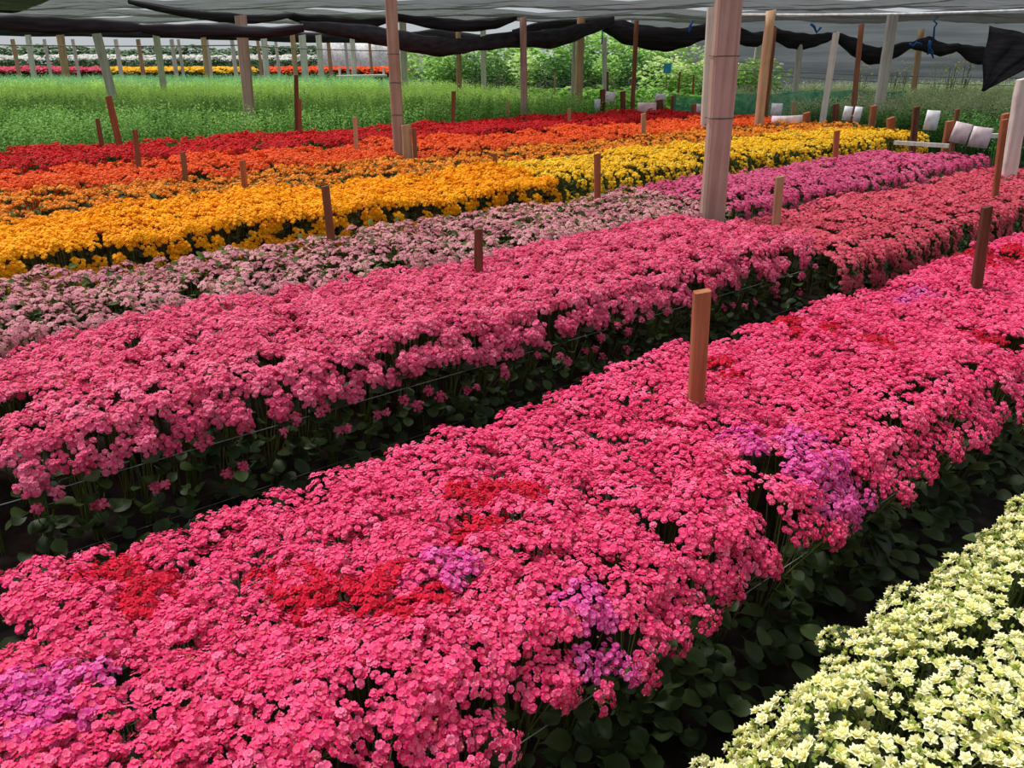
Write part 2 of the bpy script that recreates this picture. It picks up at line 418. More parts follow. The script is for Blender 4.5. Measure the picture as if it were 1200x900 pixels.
# ------------------------------------------------------------ far plants: one mesh each
def clump_mesh(name, pm, bm_, pitch, nheads, top, rad, fr, count, style, buds, edge, leafm='leaf_dark', droop=.0, green=0):
    mb = MB(); a0 = uni(0, 6.28); spots = []
    for i in range(nheads):
        q = 0 if i == 0 else pitch * uni(.34, .52); a = a0 + 6.283 * i / max(1, nheads - 1)
        x, y = q * math.cos(a), q * math.sin(a); z = top + uni(-.03, .02)
        spots.append((Vector((x, y, z)), Vector((x * 2 + uni(-.2, .2), y * 2 + uni(-.2, .2) - (.4 if edge else 0), 1))))
    if edge:
        for i in range(int(4 + droop * 14)):
            dz = uni(.04, .1 + droop)
            spots.append((Vector((uni(-.55, .55) * pitch, -pitch * (.45 + dz * 1.2) * uni(.8, 1.1), top - dz)), Vector((uni(-.4, .4), -1.0, .8))))
    for p, n in spots:
        head_geo(mb, p, n, rad * uni(.85, 1.12), fr, count, style, buds, .45)
        q = p - Vector((0, 0, rad * .5)); b0 = Vector((p.x * .3, p.y * .3, 0)); w = Vector((.003, .002, 0))
        mb.face((mb.vert(b0 - w, .3), mb.vert(b0 + w, .3), mb.vert(q + w, .5), mb.vert(q - w, .5)), 1)
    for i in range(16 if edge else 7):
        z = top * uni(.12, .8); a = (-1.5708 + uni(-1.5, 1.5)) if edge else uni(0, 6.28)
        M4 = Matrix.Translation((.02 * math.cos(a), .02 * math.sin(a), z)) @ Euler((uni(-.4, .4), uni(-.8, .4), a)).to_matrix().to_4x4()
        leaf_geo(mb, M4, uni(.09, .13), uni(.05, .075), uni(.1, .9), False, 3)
    for i in range(green):
        a = uni(0, 6.28); q = pitch * .6 * math.sqrt(rnd()); M4 = Matrix.Translation((q * math.cos(a), q * math.sin(a), top * uni(.84, 1.0))) @ Euler((uni(-.6, .6), uni(-.9, .2), uni(0, 6.28))).to_matrix().to_4x4()
        leaf_geo(mb, M4, uni(.06, .09), uni(.025, .045), uni(.5, 1), False, 3)
    return mb.build(name, [M[pm], M['stem'], M[bm_], M[leafm]])

def clump_set(name, pm, bm_, pitch, nheads, top, rad, fr, count, style, buds, droop=0.0, n=4, green=0):
    return ([clump_mesh(name, pm, bm_, pitch, nheads, top, rad, fr, count, style, buds, False, 'leaf_mid' if green else 'leaf_dark', 0, green) for i in range(n)],
            [clump_mesh(name, pm, bm_, pitch, nheads, top, rad, fr, count, style, buds, True, 'leaf_mid' if green else 'leaf_dark', droop, green) for i in range(n)])

def far_bed(sets, name, label, cat, group, u0, u1, v0, v1, pitch, skip=.012, lean0=.2, endcap=True, lumps=1.0):
    nu = max(1, round((u1 - u0) / pitch)); nv = max(2, round((v1 - v0) / pitch) + 1)
    for i in range(nu + 1):
        for j in range(nv):
            if rnd() < skip: continue
            U = u0 + (u1 - u0) * i / nu + uni(-.25, .25) * pitch; V = v0 + (v1 - v0) * j / (nv - 1) + uni(-.15, .15) * pitch
            last = endcap and i == nu
            edge = j == 0 or last
            me = random.choice(sets[1] if edge else sets[0])
            if j == 0: yaw = BED + uni(-.25, .25)
            elif last: yaw = BED + math.pi / 2 + uni(-.25, .25)
            else: yaw = uni(0, 6.28)
            s = 1 + (lump(U, V) - 1) * lumps
            x, y = world(U, V)
            tag(link(name, me, None, (x, y, .03), (lean0 if edge else uni(-.05, .05), 0, yaw), (s, s, s)), label, cat, group)

# ================================================================= large structure
def soil_mat():
    m, nt, b = mat('dark_soil')
    g = nt.nodes.new('ShaderNodeNewGeometry'); n1 = nt.nodes.new('ShaderNodeTexNoise'); n1.inputs['Scale'].default_value = 9; n1.inputs['Detail'].default_value = 8
    nt.links.new(g.outputs['Position'], n1.inputs['Vector'])
    r = ramp(nt, [(.3, lin((16, 13, 11))), (.55, lin((32, 25, 20))), (.8, lin((56, 45, 36)))]); nt.links.new(n1.outputs[0], r.inputs[0])
    nt.links.new(r.outputs[0], b.inputs['Base Color'])
    bp = nt.nodes.new('ShaderNodeBump'); bp.inputs['Strength'].default_value = .8; bp.inputs['Distance'].default_value = .03
    nt.links.new(n1.outputs[0], bp.inputs['Height']); nt.links.new(bp.outputs[0], b.inputs['Normal'])
    b.inputs['Roughness'].default_value = .95
    return m
BEDS = [(-.5, .55), (1.05, 2.0), (2.95, 3.95), (4.2, 5.2), (5.95, 7.15), (7.3, 8.45), (8.75, 10.05), (10.8, 12.45)]
mb = MB()
us = [-40, -25, -12, -5] + [-2 + .6 * i for i in range(30)] + [20, 25, 30, 36, 42, 50, 60, 75, 95]
vs = [-6, -3] + [-1.2 + .12 * i for i in range(118)] + [15, 18, 22, 26, 30, 35, 40, 46, 54, 64, 80, 100]
idx = {}
for i, U in enumerate(us):
    for j, V in enumerate(vs):
        x, y = world(U, V); z = -.02
        if -2 <= U <= 14.4 and any(a - .05 <= V <= b + .05 for a, b in BEDS): z = .05 + uni(-.012, .012)
        elif -2 <= U <= 16 and V < 13: z += uni(-.012, .012)
        if y > 38: z += min(.75, (y - 38) * .045)
        idx[i, j] = mb.vert((x, y, z))
for i in range(len(us) - 1):
    for j in range(len(vs) - 1): mb.face((idx[i, j], idx[i + 1, j], idx[i + 1, j + 1], idx[i, j + 1]))
fl = link('floor', mb.build('floor', [soil_mat()], True)); fl['kind'] = 'structure'

# grey shade-net wall at the right back, hung from the roof to the ground
mb = MB(); a = Vector((5.5, 41, 0)); b = Vector((30, 31, 0)); N = 40
for i in range(N + 1):
    p = a.lerp(b, i / N); q = .25 * math.sin(i * 1.3) * .5
    for k, z in enumerate((-.02, 1.0, 2.1, 3.2)): mb.vert((p.x + q * .2, p.y + q * (z / 3.2) * .6, z))
for i in range(N):
    for k in range(3): mb.face((i * 4 + k, i * 4 + 4 + k, i * 4 + 5 + k, i * 4 + 1 + k))
o = link('wall_back', mb.build('wall_back', [M['wall_net']], True)); o['kind'] = 'structure'

# ================================================================= foreground beds
# --- pale yellow bed, lower right
HM_CREAM = head_kits('cream', .05, .0162, 12, 'star', 26, 'bud_green', 6, .7)
PA_IN = make_protos(8, .17, 7, .5, False); PA_ED = make_protos(6, .17, 7, .5, True)
for i in range(13):
    for j in range(6):
        U = .75 + .17 * i + uni(-.03, .03); V = .53 - .17 * j + uni(-.02, .02)
        if U - .2 * j > 3.2: continue
        edge = j == 0 or i == 0
        yaw = (BED + math.pi + uni(-.2, .2)) if j == 0 else (BED - math.pi / 2 + uni(-.2, .2)) if i == 0 else uni(0, 6.28)
        lb = ('cream-flowered plant on the back edge of the pale yellow bed at lower right', 'cream plants along the back edge') if j == 0 else ('cream-flowered plant inside the pale yellow bed at lower right', 'cream plants inside the pale yellow bed')
        put_near(random.choice(PA_ED if edge else PA_IN), None, 'cream_kalanchoe', lb[0], 'plant', lb[1], U, V, yaw, (.12 if i == 0 else .05) if edge else uni(-.06, .06), lump(U, V), HM_CREAM)

# --- bright pink bed across the foreground
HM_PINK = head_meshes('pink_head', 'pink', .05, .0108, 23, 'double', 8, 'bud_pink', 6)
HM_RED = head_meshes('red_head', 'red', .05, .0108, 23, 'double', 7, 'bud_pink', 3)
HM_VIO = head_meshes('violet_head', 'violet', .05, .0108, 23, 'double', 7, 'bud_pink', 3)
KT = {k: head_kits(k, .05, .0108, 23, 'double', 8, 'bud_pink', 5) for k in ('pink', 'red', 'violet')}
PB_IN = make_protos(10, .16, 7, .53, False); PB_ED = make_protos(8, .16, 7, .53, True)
def uv_of(x, y, z=.55):
    p = at_z(x, y, z); return (p.x * UX + p.y * UY, p.x * VX + p.y * VY)
REDS = [(uv_of(*q), r) for q, r in (((120, 688), .13), ((325, 695), .1), ((558, 592), .1), ((600, 620), .08), ((560, 625), .06), ((478, 708), .05), ((940, 388), .15), ((860, 440), .08), ((1000, 405), .12), ((1160, 400), .12), ((1195, 308), .3))]
VIOS = [(uv_of(*q), r) for q, r in (((22, 842), .085), ((140, 722), .07), ((505, 690), .1), ((690, 700), .1), ((600, 780), .09), ((905, 520), .1), ((950, 545), .08), ((1065, 350), .14), ((590, 800), .06))]
NU, NV = 43, 7
for i in range(NU):
    for j in range(NV):
        U = -.35 + i * .163 + uni(-.035, .035); V = 1.13 + j * .136 + uni(-.022, .022)
        if rnd() < .004: continue
        edge = j == 0
        zone = 'left of the squared stake' if U < 1.6 else 'around the squared stake' if U < 3.0 else 'right of the squared stake'
        row = 'in the front edge row' if j == 0 else 'in the back edge row' if j == NV - 1 else 'inside the foreground bed'
        key, mix = 'pink', None
        name, lb, gr = 'pink_kalanchoe', 'bright pink plant %s, %s' % (row, zone), 'pink plants %s %s' % (row, zone)
        if any((U - a) ** 2 + (V - b) ** 2 < r * r for (a, b), r in REDS):
            key, name, mix = 'red', 'red_kalanchoe', 'pink'; lb, gr = 'bright red plant standing out in the pink foreground bed, ' + zone, 'red plants %s' % zone
        elif any((U - a) ** 2 + (V - b) ** 2 < r * r for (a, b), r in VIOS):
            key, name, mix = 'violet', 'violet_kalanchoe', 'pink'; lb, gr = 'violet-pink plant standing out in the pink foreground bed, ' + zone, 'violet plants %s' % zone
        HMS = {'pink': HM_PINK, 'red': HM_RED, 'violet': HM_VIO}
        yaw = BED + uni(-.2, .2) if j == 0 else uni(0, 6.28)
        x, y = world(U, V); near = x * x + y * y < 2.1 ** 2 and abs(x) < y * .72 + .3
        put_near(random.choice(PB_ED if edge else PB_IN), HMS[key], name, lb, 'plant', gr, U, V, yaw, .14 if edge else uni(-.07, .07), lump(U, V),
                 KT[key] if near else None, (HMS[mix], KT[mix]) if mix else None)

# --- rose pink bed behind it
HM_ROSE = head_meshes('rose_head', 'rose', .05, .0145, 15, 'double', 5, 'bud_olive', 6)
PC_IN = make_protos(6, .16, 6, .53, False); PC_ED = make_protos(8, .16, 6, .53, True, 4)
NU, NV = 34, 7
for i in range(NU):
    for j in range(NV):
        U = -.3 + i * .163 + uni(-.035, .035); V = 3.02 + j * .15 + uni(-.025, .025)
        if rnd() < .02: continue
        edge = j == 0
        zone = 'left of the short stout stake' if U < 2.2 else 'around the short stout stake' if U < 3.6 else 'towards the big squared post'
        row = 'overhanging the dark path' if j == 0 else 'in the back row by pale flowers' if j == NV - 1 else 'inside the second bed'
        lb = ('rose pink plant %s, %s' % (row, zone), 'rose plants %s %s' % (row, zone))
        yaw = BED + uni(-.2, .2) if j == 0 else uni(0, 6.28)
        put_near(random.choice(PC_ED if edge else PC_IN), HM_ROSE, 'rose_kalanchoe', lb[0], 'plant', lb[1], U, V, yaw, .16 if edge else uni(-.07, .07), lump(U, V))

# ================================================================= beds farther back
st = clump_set('salmon_clump', 'salmon', 'bud_olive', .17, 6, .44, .05, .0145, 13, 'simple', 4, .2)
far_bed(st, 'salmon_kalanchoe', 'low salmon pink plant in the right half of the second bed', 'plant', 'salmon plants of the second bed', 5.25, 10.6, 2.82, 3.82, .17, .01, .2)
st = clump_set('pale_clump', 'pale', 'bud_olive', .18, 5, .53, .047, .0155, 10, 'simple', 12, .08, green=8)
far_bed(st, 'pale_pink_kalanchoe', 'pale pink plant with greenish buds in the left half of the third bed', 'plant', 'pale pink plants of the third bed', -.2, 5.85, 4.25, 5.12, .185, .03, .15, False)
st = clump_set('magenta_clump', 'magenta', 'bud_olive', .18, 6, .53, .05, .0155, 12, 'simple', 3, .16)
far_bed(st, 'magenta_kalanchoe', 'magenta pink plant in the right half of the third bed', 'plant', 'magenta plants of the third bed', 6.0, 10.85, 4.22, 5.15, .185, .01, .2)
st = clump_set('golden_clump', 'gold', 'bud_olive', .19, 7, .565, .055, .02, 12, 'puff', 0, .2)
far_bed(st, 'golden_chrysanthemum', 'golden yellow plant in the left half of the yellow bed', 'plant', 'golden plants of the yellow bed', -.1, 5.45, 6.02, 6.98, .175, .004, .1, True, 1.2)
st = clump_set('lemon_clump', 'lemon', 'bud_olive', .19, 5, .58, .045, .019, 8, 'puff', 2, .14, green=5)
far_bed(st, 'lemon_chrysanthemum', 'lemon yellow plant with green showing in the right half of the yellow bed', 'plant', 'lemon plants of the yellow bed', 5.7, 13.3, 6.05, 7.1, .19, .01, .2)
st = clump_set('amber_clump', 'amber', 'bud_olive', .22, 4, .54, .045, .02, 8, 'puff', 4, .08, green=9)
far_bed(st, 'amber_chrysanthemum', 'amber orange plant with green gaps in the bed behind the yellow bed', 'plant', 'amber plants behind the yellow bed', .3, 14.0, 7.38, 8.42, .23, .03, .15)
st = clump_set('orange_clump', 'orange', 'bud_olive', .24, 7, .56, .055, .021, 10, 'puff', 1, .1)
far_bed(st, 'orange_chrysanthemum', 'bright orange plant in the bed between the amber and dark red flowers', 'plant', 'orange plants', .6, 14.1, 8.85, 10.0, .245, .004, .15, True, 1.5)
st = clump_set('crimson_clump', 'crimson', 'bud_olive', .26, 7, .55, .06, .022, 10, 'puff', 0, .12)
far_bed(st, 'crimson_chrysanthemum', 'dark red plant in the bed bordering the green field', 'plant', 'dark red plants', 1.0, 14.2, 10.95, 12.4, .27, .004, .15, True)

# ================================================================= green field
def tuft_mesh(name, m, h, shoots, lv, ll, lw, spread):
    mb = MB()
    for s in range(shoots):
        a = uni(0, 6.28); q = spread * math.sqrt(rnd()); b0 = Vector((q * math.cos(a), q * math.sin(a), 0)); hh = h * uni(.86, 1.04)
        tp = Vector((b0.x * 1.25, b0.y * 1.25, hh)); w = Vector((.004, .003, 0))
        mb.face((mb.vert(b0 - w, .2), mb.vert(b0 + w, .2), mb.vert(tp, .5)))
        for k in range(lv):
            f = .25 + .75 * (k + rnd()) / lv; p = b0.lerp(tp, f); a2 = uni(0, 6.28)
            d = Vector((math.cos(a2), math.sin(a2), uni(.2, 1.1))).normalized(); sd = d.cross(Vector((0, 0, 1))).normalized() * lw * .5
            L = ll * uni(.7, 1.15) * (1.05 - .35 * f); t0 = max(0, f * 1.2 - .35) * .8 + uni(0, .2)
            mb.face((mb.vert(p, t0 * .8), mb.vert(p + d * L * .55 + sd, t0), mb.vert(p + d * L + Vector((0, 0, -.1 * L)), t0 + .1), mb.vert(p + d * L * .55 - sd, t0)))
    return mb.build(name, [m])

def scatter(name, pts, protos, label, cat):
    """one uncountable mass: geometry nodes put copies of the proto plants on the points"""
    me = bpy.data.meshes.new(name); me.from_pydata([p[0] for p in pts], [], [])
    a = me.attributes.new('spin', 'FLOAT_VECTOR', 'POINT'); a.data.foreach_set('vector', [c for p in pts for c in (uni(-.08, .08), uni(-.08, .08), p[1])])
    a = me.attributes.new('size', 'FLOAT', 'POINT'); a.data.foreach_set('value', [p[2] for p in pts])
    o = tag(link(name, me), label, cat, None, 'stuff')
    g = bpy.data.node_groups.new(name, 'GeometryNodeTree')
    g.interface.new_socket('Geometry', in_out='INPUT', socket_type='NodeSocketGeometry'); g.interface.new_socket('Geometry', in_out='OUTPUT', socket_type='NodeSocketGeometry')
    nd = g.nodes; gi = nd.new('NodeGroupInput'); go = nd.new('NodeGroupOutput')
    ip = nd.new('GeometryNodeInstanceOnPoints'); jn = nd.new('GeometryNodeJoinGeometry')
    for q in protos:
        ob = nd.new('GeometryNodeObjectInfo'); ob.inputs['Object'].default_value = q; ob.inputs['As Instance'].default_value = True
        g.links.new(ob.outputs['Geometry'], jn.inputs[0])
    sp = nd.new('GeometryNodeInputNamedAttribute'); sp.data_type = 'FLOAT_VECTOR'; sp.inputs[0].default_value = 'spin'
    sz = nd.new('GeometryNodeInputNamedAttribute'); sz.data_type = 'FLOAT'; sz.inputs[0].default_value = 'size'
    g.links.new(gi.outputs[0], ip.inputs['Points']); g.links.new(jn.outputs[0], ip.inputs['Instance'])
    ip.inputs['Pick Instance'].default_value = True
    g.links.new(sp.outputs[0], ip.inputs['Rotation']); g.links.new(sz.outputs[0], ip.inputs['Scale'])
    g.links.new(ip.outputs[0], go.inputs[0])
    md = o.modifiers.new('scatter', 'NODES'); md.node_group = g
    return o

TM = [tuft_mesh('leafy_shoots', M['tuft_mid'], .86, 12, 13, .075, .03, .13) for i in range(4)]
protos_mid = []
for j in range(6):
    for i in range(46):
        U = .9 + .29 * i + uni(-.06, .06); V = 12.95 + .27 * j + uni(-.05, .05); s = uni(.92, 1.08); x, y = world(U, V)
        o = tag(link('leafy_plant', random.choice(TM), None, (x, y, 0), (0.12 if j == 0 else uni(-.05, .05), 0, (BED if j == 0 else uni(0, 6.28))), (s, s, s)),
                'leafy green plant in the front rows of the tall green field', 'plant', 'green plants at the front of the field')
        if j == 3 and len(protos_mid) < 4 and o.data not in [q.data for q in protos_mid]: protos_mid.append(o)
def inside(X, Y):                                     # the green field, left of the line where it ends
    lim = 2.6 + (Y - 19) * (-8.6 / 17.5)
    return X < lim and X > -.72 * Y - 2.5
def field(name, protos, y0, y1, dens, label, tilt):
    pts = []; n = 0
    X0 = -.72 * y1 - 3; X1 = 6
    for k in range(int((X1 - X0) * (y1 - y0) * dens)):
        X = uni(X0, X1); Y = uni(y0, y1)
        V = X * VX + Y * VY; U = X * UX + Y * UY
        if V < 14.55 or not inside(X, Y) or U > 14.3 + max(0, V - 16) * 1.2: continue
        Yw = Y + .03 * X + .5 * math.sin(X * .35)
        pts.append(((X, Y, 0), uni(0, 6.28), uni(.88, 1.1) * tilt))
    return scatter(name, pts, protos, label, 'field')
T2 = [link('leafy_plant', tuft_mesh('light_shoots', M['tuft_light'], .88, 12, 12, .08, .026, .15), None, (*world(1.6 + 2.2 * i, 16.8 + 2.6 * i), 0)) for i in range(3)]
T3 = [link('leafy_plant', tuft_mesh('feathery_shoots', M['tuft_blue'], .9, 13, 10, .09, .018, .17), None, (-18 + 4 * i, 31.5 + .5 * i, 0)) for i in range(3)]
for k, o in enumerate(T2): tag(o, 'light green plant standing within the middle of the green field', 'plant', 'light green plants of the field')
for k, o in enumerate(T3): tag(o, 'feathery dark green plant at the far side of the green field', 'plant', 'feathery plants of the field')
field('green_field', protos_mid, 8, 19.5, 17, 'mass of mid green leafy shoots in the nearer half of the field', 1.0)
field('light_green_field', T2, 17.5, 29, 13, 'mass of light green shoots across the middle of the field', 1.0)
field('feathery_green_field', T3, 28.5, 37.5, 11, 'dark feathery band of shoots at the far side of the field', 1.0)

# ================================================================= timber: stakes and posts
def prism(mb, a, b, w, d, seg=4, jit=.04, rnd_sec=False, m=0, slant=.15):
    ax = (b - a); L = ax.length; n = ax.normalized()
    t = Vector((1, 0, 0)); t = (t - n * t.dot(n)).normalized(); s = n.cross(t)
    if rnd_sec: sec = [(.5 * math.cos(6.2832 * k / 10) * w, .5 * math.sin(6.2832 * k / 10) * d) for k in range(10)]
    else:
        c = .12; x, y = w / 2, d / 2; e = c * min(w, d)
        sec = [(x - e, -y), (x, -y + e), (x, y - e), (x - e, y), (-x + e, y), (-x, y - e), (-x, -y + e), (-x + e, -y)]
    rings = []; off = Vector((0, 0, 0))
    for i in range(seg + 1):
        f = i / seg; k = 1 + uni(-jit, jit); off = off + (t * uni(-1, 1) + s * uni(-1, 1)) * jit * w * .25
        ring = []
        for px, py in sec:
            p = a + ax * f + off + t * px * k + s * py * k
            if i == seg: p += n * (px * slant + uni(-.02, .02) * w)
            ring.append(mb.vert(p))
        rings.append(ring)
    K = len(sec)
    for r0, r1 in zip(rings, rings[1:]):
        for j in range(K): mb.face((r0[j], r0[(j + 1) % K], r1[(j + 1) % K], r1[j]), m)
    mb.face(tuple(rings[-1]), m); mb.face(tuple(reversed(rings[0])), m)

def upright(name, label, cat, base, top, z0, w, d, wood, group=None, Y=None, rnd_sec=False, yaw=0.0, ties=()):
    """a timber standing in the ground: base pixel seen at height z0 (or at distance Y), top pixel in the same depth"""
    p = at_y(base[0], base[1], Y) if Y else at_z(base[0], base[1], z0)
    q = at_y(top[0], top[1], p.y)
    ax = (q - p) / (q.z - p.z)
    g = p - ax * (p.z + .05)
    mb = MB(); prism(mb, Vector((0, 0, 0)), q - g, w, d, 5 if w < .07 else 9, .05, rnd_sec)
    me = mb.build(name, [M[wood]], rnd_sec)
    if ties:
        r = tag(root(name, g), label, cat, group)
        link('shaft', me, r)
        for f in ties:
            c = (q - g) * f; mb = MB(); hw, hd = w * .53, d * .53
            ring = [c + Vector((sx * hw, sy * hd, uni(-.004, .004))) for sx, sy in ((-1, -1), (0, -1.04), (1, -1), (1, 1), (0, 1.04), (-1, 1), (-1, -1))]
            tube(mb, ring, .004, 4); link('wire_tie', mb.build('wire_tie', [M['wire']]), r)
        return r
    return tag(link(name, me, None, g), label, cat, group)

TOP = .55
STK = [  # base px, top px, width m, wood, label
 ((815, 487), (823, 341), .054, 'wood_stake', 'squared reddish wooden stake standing in the middle of the foreground pink bed'),
 ((1143, 343), (1157, 242), .05, 'wood_dark', 'leaning brown wooden stake at the far right of the foreground pink bed'),
 ((561, 317), (561, 268), .05, 'wood_dark', 'short stout brown stake where the rose and pale pink flowers meet'),
 ((910, 252), (914, 207), .06, 'wood_tan', 'short tan stake behind the rose pink flowers, right of the big post'),
 ((1167, 222), (1178, 140), .05, 'wood_stake', 'reddish stake in the salmon flowers beside the whitish post at right'),
 ((388, 280), (381, 218), .05, 'wood_brown', 'brown stake between the golden bed and the pale pink bed'),
 ((700, 236), (700, 180), .055, 'wood_stake', 'brown stake standing in front of the lemon yellow flowers, left of the big post'),
 ((978, 192), (981, 153), .06, 'wood_stake', 'orange-brown stake at the front of the lemon bed, right of the big post'),
 ((288, 234), (284, 188), .045, 'wood_stake', 'thin stake between the amber flowers and the golden bed'),
 ((218, 214), (214, 178), .045, 'wood_brown', 'thin stake standing among the orange flowers at left'),
 ((163, 198), (158, 152), .05, 'wood_brown', 'thin brown stake between the dark red and orange flowers at left'),
 ((141, 174), (127, 113), .075, 'wood_stake', 'tall leaning red-brown stake at the edge of the green field at left'),
 ((120, 174), (114, 139), .05, 'wood_brown', 'shorter leaning stake just left of the tall leaning red-brown stake'),
 ((348, 160), (347, 88), .06, 'wood_dark', 'tall dark stake at the edge of the green field'),
 ((351, 160), (351, 116), .05, 'wood_stake', 'half-height stake standing against the tall dark stake'),
 ((418, 179), (416, 137), .05, 'wood_tan', 'tan stake between the dark red and orange flowers, left of the tan post'),
 ((531, 146), (532, 107), .075, 'wood_brown', 'brown stake behind the dark red bed, right of the tan post'),
 ((596, 139), (595, 119), .06, 'wood_tan', 'small tan stake at the back of the dark red bed near the middle'),
 ((580, 202), (580, 180), .05, 'wood_brown', 'short stake at the back of the golden bed near its right end'),
 ((754, 161), (754, 133), .07, 'wood_tan', 'stake below the pinkish paper sign among the orange flowers'),
 ((667, 144), (667, 127), .06, 'wood_tan', 'tiny pale stake at the back of the orange flowers'),
 ((706, 131), (706, 105), .11, 'wood_dark', 'dark stub post beside the small white paper at the end of the red bed'),
 ((730, 131), (730, 107), .11, 'wood_dark', 'dark stub post left of the thin tall brown pole'),
 ((773, 133), (773, 117), .13, 'wood_dark', 'dark stub post behind the pinkish paper sign'),
 ((789, 131), (789, 112), .1, 'wood_brown', 'brown stub post right of the pinkish paper sign'),
 ((813, 133), (813, 122), .12, 'wood_stake', 'low red-brown stub post at the end of the orange bed'),
 ((945, 146), (945, 132), .11, 'wood_stake', 'low brown stub post behind the lemon flowers right of the curled paper'),
 ((929, 137), (930, 119), .07, 'wood_tan', 'pale-topped thin stake behind the lemon flowers'),
 ((978, 143), (980, 122), .1, 'wood_dark', 'dark stub post left of the twin small white papers'),
 ((995, 145), (996, 136), .11, 'wood_stake', 'low stub post under the twin small white papers'),
 ((1021, 147), (1024, 124), .1, 'wood_stake', 'red-brown stub post right of the twin small white papers'),
 ((1044, 156), (1044, 138), .12, 'wood_stake', 'red-brown stub post at the right end of the lemon bed'),
 ((1070, 166), (1074, 125), .085, 'wood_dark', 'tall dark stub post left of the hanging white paper'),
 ((1108, 172), (1113, 142), .09, 'wood_stake', 'orange-brown stub post left of the paired paper sheets'),
 ((1119, 150), (1122, 128), .07, 'wood_brown', 'brown stub post with white top behind the paired paper sheets'),
 ((1172, 190), (1179, 133), .085, 'wood_stake', 'red-brown stub post right of the paired paper sheets'),
 ((795, 104), (797, 84), .05, 'wood_stake', 'orange-brown thin stick among the pale flowering shrubs, first from left'),
 ((812, 106), (813, 88), .05, 'wood_stake', 'orange-brown thin stick among the pale flowering shrubs, second from left'),
 ((856, 106), (858, 82), .06, 'wood_stake', 'orange-brown thin stick among the pale flowering shrubs, third from left'),
 ((650, 103), (651, 84), .05, 'wood_tan', 'small stick standing before the leafy shrubs near the middle'),
 ((712, 110), (712, 84), .06, 'wood_brown', 'stick behind the dark stub posts in the bright leafy crop'),
]
for b, t, w, wood, lb in STK:
    far = b[1] < 112
    upright('wooden_stake', lb, 'stake', b, t, TOP, w, w * .8, wood, 'wooden stakes in the flower beds', Y=24 if far else None)

POSTS = [  # base, top, Y (None: from height TOP), width, depth, wood, round, label
 ((835, 245), (857, -40), None, .19, .14, 'wood_post', False, 'big pinkish-brown squared post rising between the pink beds, right of centre', (.55, .74)),
 ((468, 185), (456, -30), None, .125, .11, 'wood_post', False, 'slim tan post with wire ties rising from the orange flowers, left of centre', (.42, .56, .68)),
 ((826, 150), (834, 8), None, .15, .12, 'wood_grey', False, 'pale grey post just left of the big pinkish-brown post', ()),
 ((889, 148), (904, 12), None, .17, .16, 'wood_tan', True, 'tan round post just right of the big pinkish-brown post', ()),
 ((897, 135), (908, 32), None, .09, .08, 'wood_brown', True, 'thin dark pole right behind the tan round post', ()),
 ((741, 130), (746, 24), None, .1, .1, 'wood_brown', True, 'thin brown pole at the end of the dark red bed', ()),
 ((999, 140), (1010, 28), None, .1, .1, 'wood_brown', True, 'thin red-brown pole beside the twin small papers at right', ()),
 ((1182, 200), (1200, 92), None, .15, .1, 'wood_grey', False, 'whitish board post at the right edge of the picture', ()),
 ((678, 110), (681, 20), 20.8, .19, .18, 'wood_tan', True, 'tan round post in the bright leafy crop right of the middle', ()),
 ((671, 110), (673, 40), 21.2, .08, .08, 'wood_grey', False, 'grey board standing against the tan round post', ()),
 ((614, 110), (613, 20), 17.4, .14, .12, 'wood_post', True, 'brownish post at the right border of the green field', ()),
 ((538, 95), (537, 36), 25, .15, .14, 'wood_tan', True, 'tan post before the shrubs, right of the tan wire-tied post', ()),
 ((567, 97), (566, 36), 24.4, .15, .12, 'wood_grey', False, 'grey squared post before the shrubs near the middle', ()),
 ((709, 95), (708, 44), 25, .15, .15, 'wood_grey', True, 'grey post before the dark shrubs under the blue cords', ()),
 ((292, 125), (282, 18), 15.4, .17, .15, 'wood_post', False, 'sturdy brown post standing in the green field at left', ()),
 ((130, 105), (113, 39), 20, .165, .14, 'wood_grey', False, 'leaning grey-white post in the green field at far left', ()),
 ((191, 95), (183, 40), 26, .16, .15, 'wood_grey', False, 'grey-white post between the leaning post and the sturdy brown post', ()),
 ((1032, 112), (1047, 15), 19, .2, .15, 'wood_grey', False, 'wide weathered grey post leaning right before the grey net wall', ()),
 ((968, 116), (980, 38), 16.6, .09, .12, 'wood_grey', False, 'thin grey leaning post before the grey net wall', ()),
 ((932, 103), (938, 52), 22, .15, .14, 'wood_grey', True, 'grey post before the net wall, near the tan round post', ()),
 ((1072, 95), (1080, 34), 26, .18, .17, 'wood_tan', True, 'brown-grey post before the net wall under the blue cord', ()),
 ((474, 86), (472, 26), 27, .2, .17, 'wood_grey', False, 'grey post standing behind the slim tan wire-tied post', ()),
 ((883, 100), (889, 48), 27, .14, .12, 'wood_grey', False, 'pale grey board post behind the big pinkish-brown post', ()),
]
for b, t, Y, w, d, wood, rs, lb, ties in POSTS:
    upright('timber_post', lb, 'post', b, t, TOP, w, d, wood, None, Y, rs, 0, ties)
# plank stub nailed up beside the slim tan post
upright('timber_stub', 'short thick tan timber stub standing against the slim tan wire-tied post', 'post', (478, 186), (476, 146), TOP, .11, .1, 'wood_tan')
upright('timber_stub', 'short brown stake right of the thick tan timber stub', 'post', (487, 187), (485, 150), TOP, .05, .06, 'wood_brown')
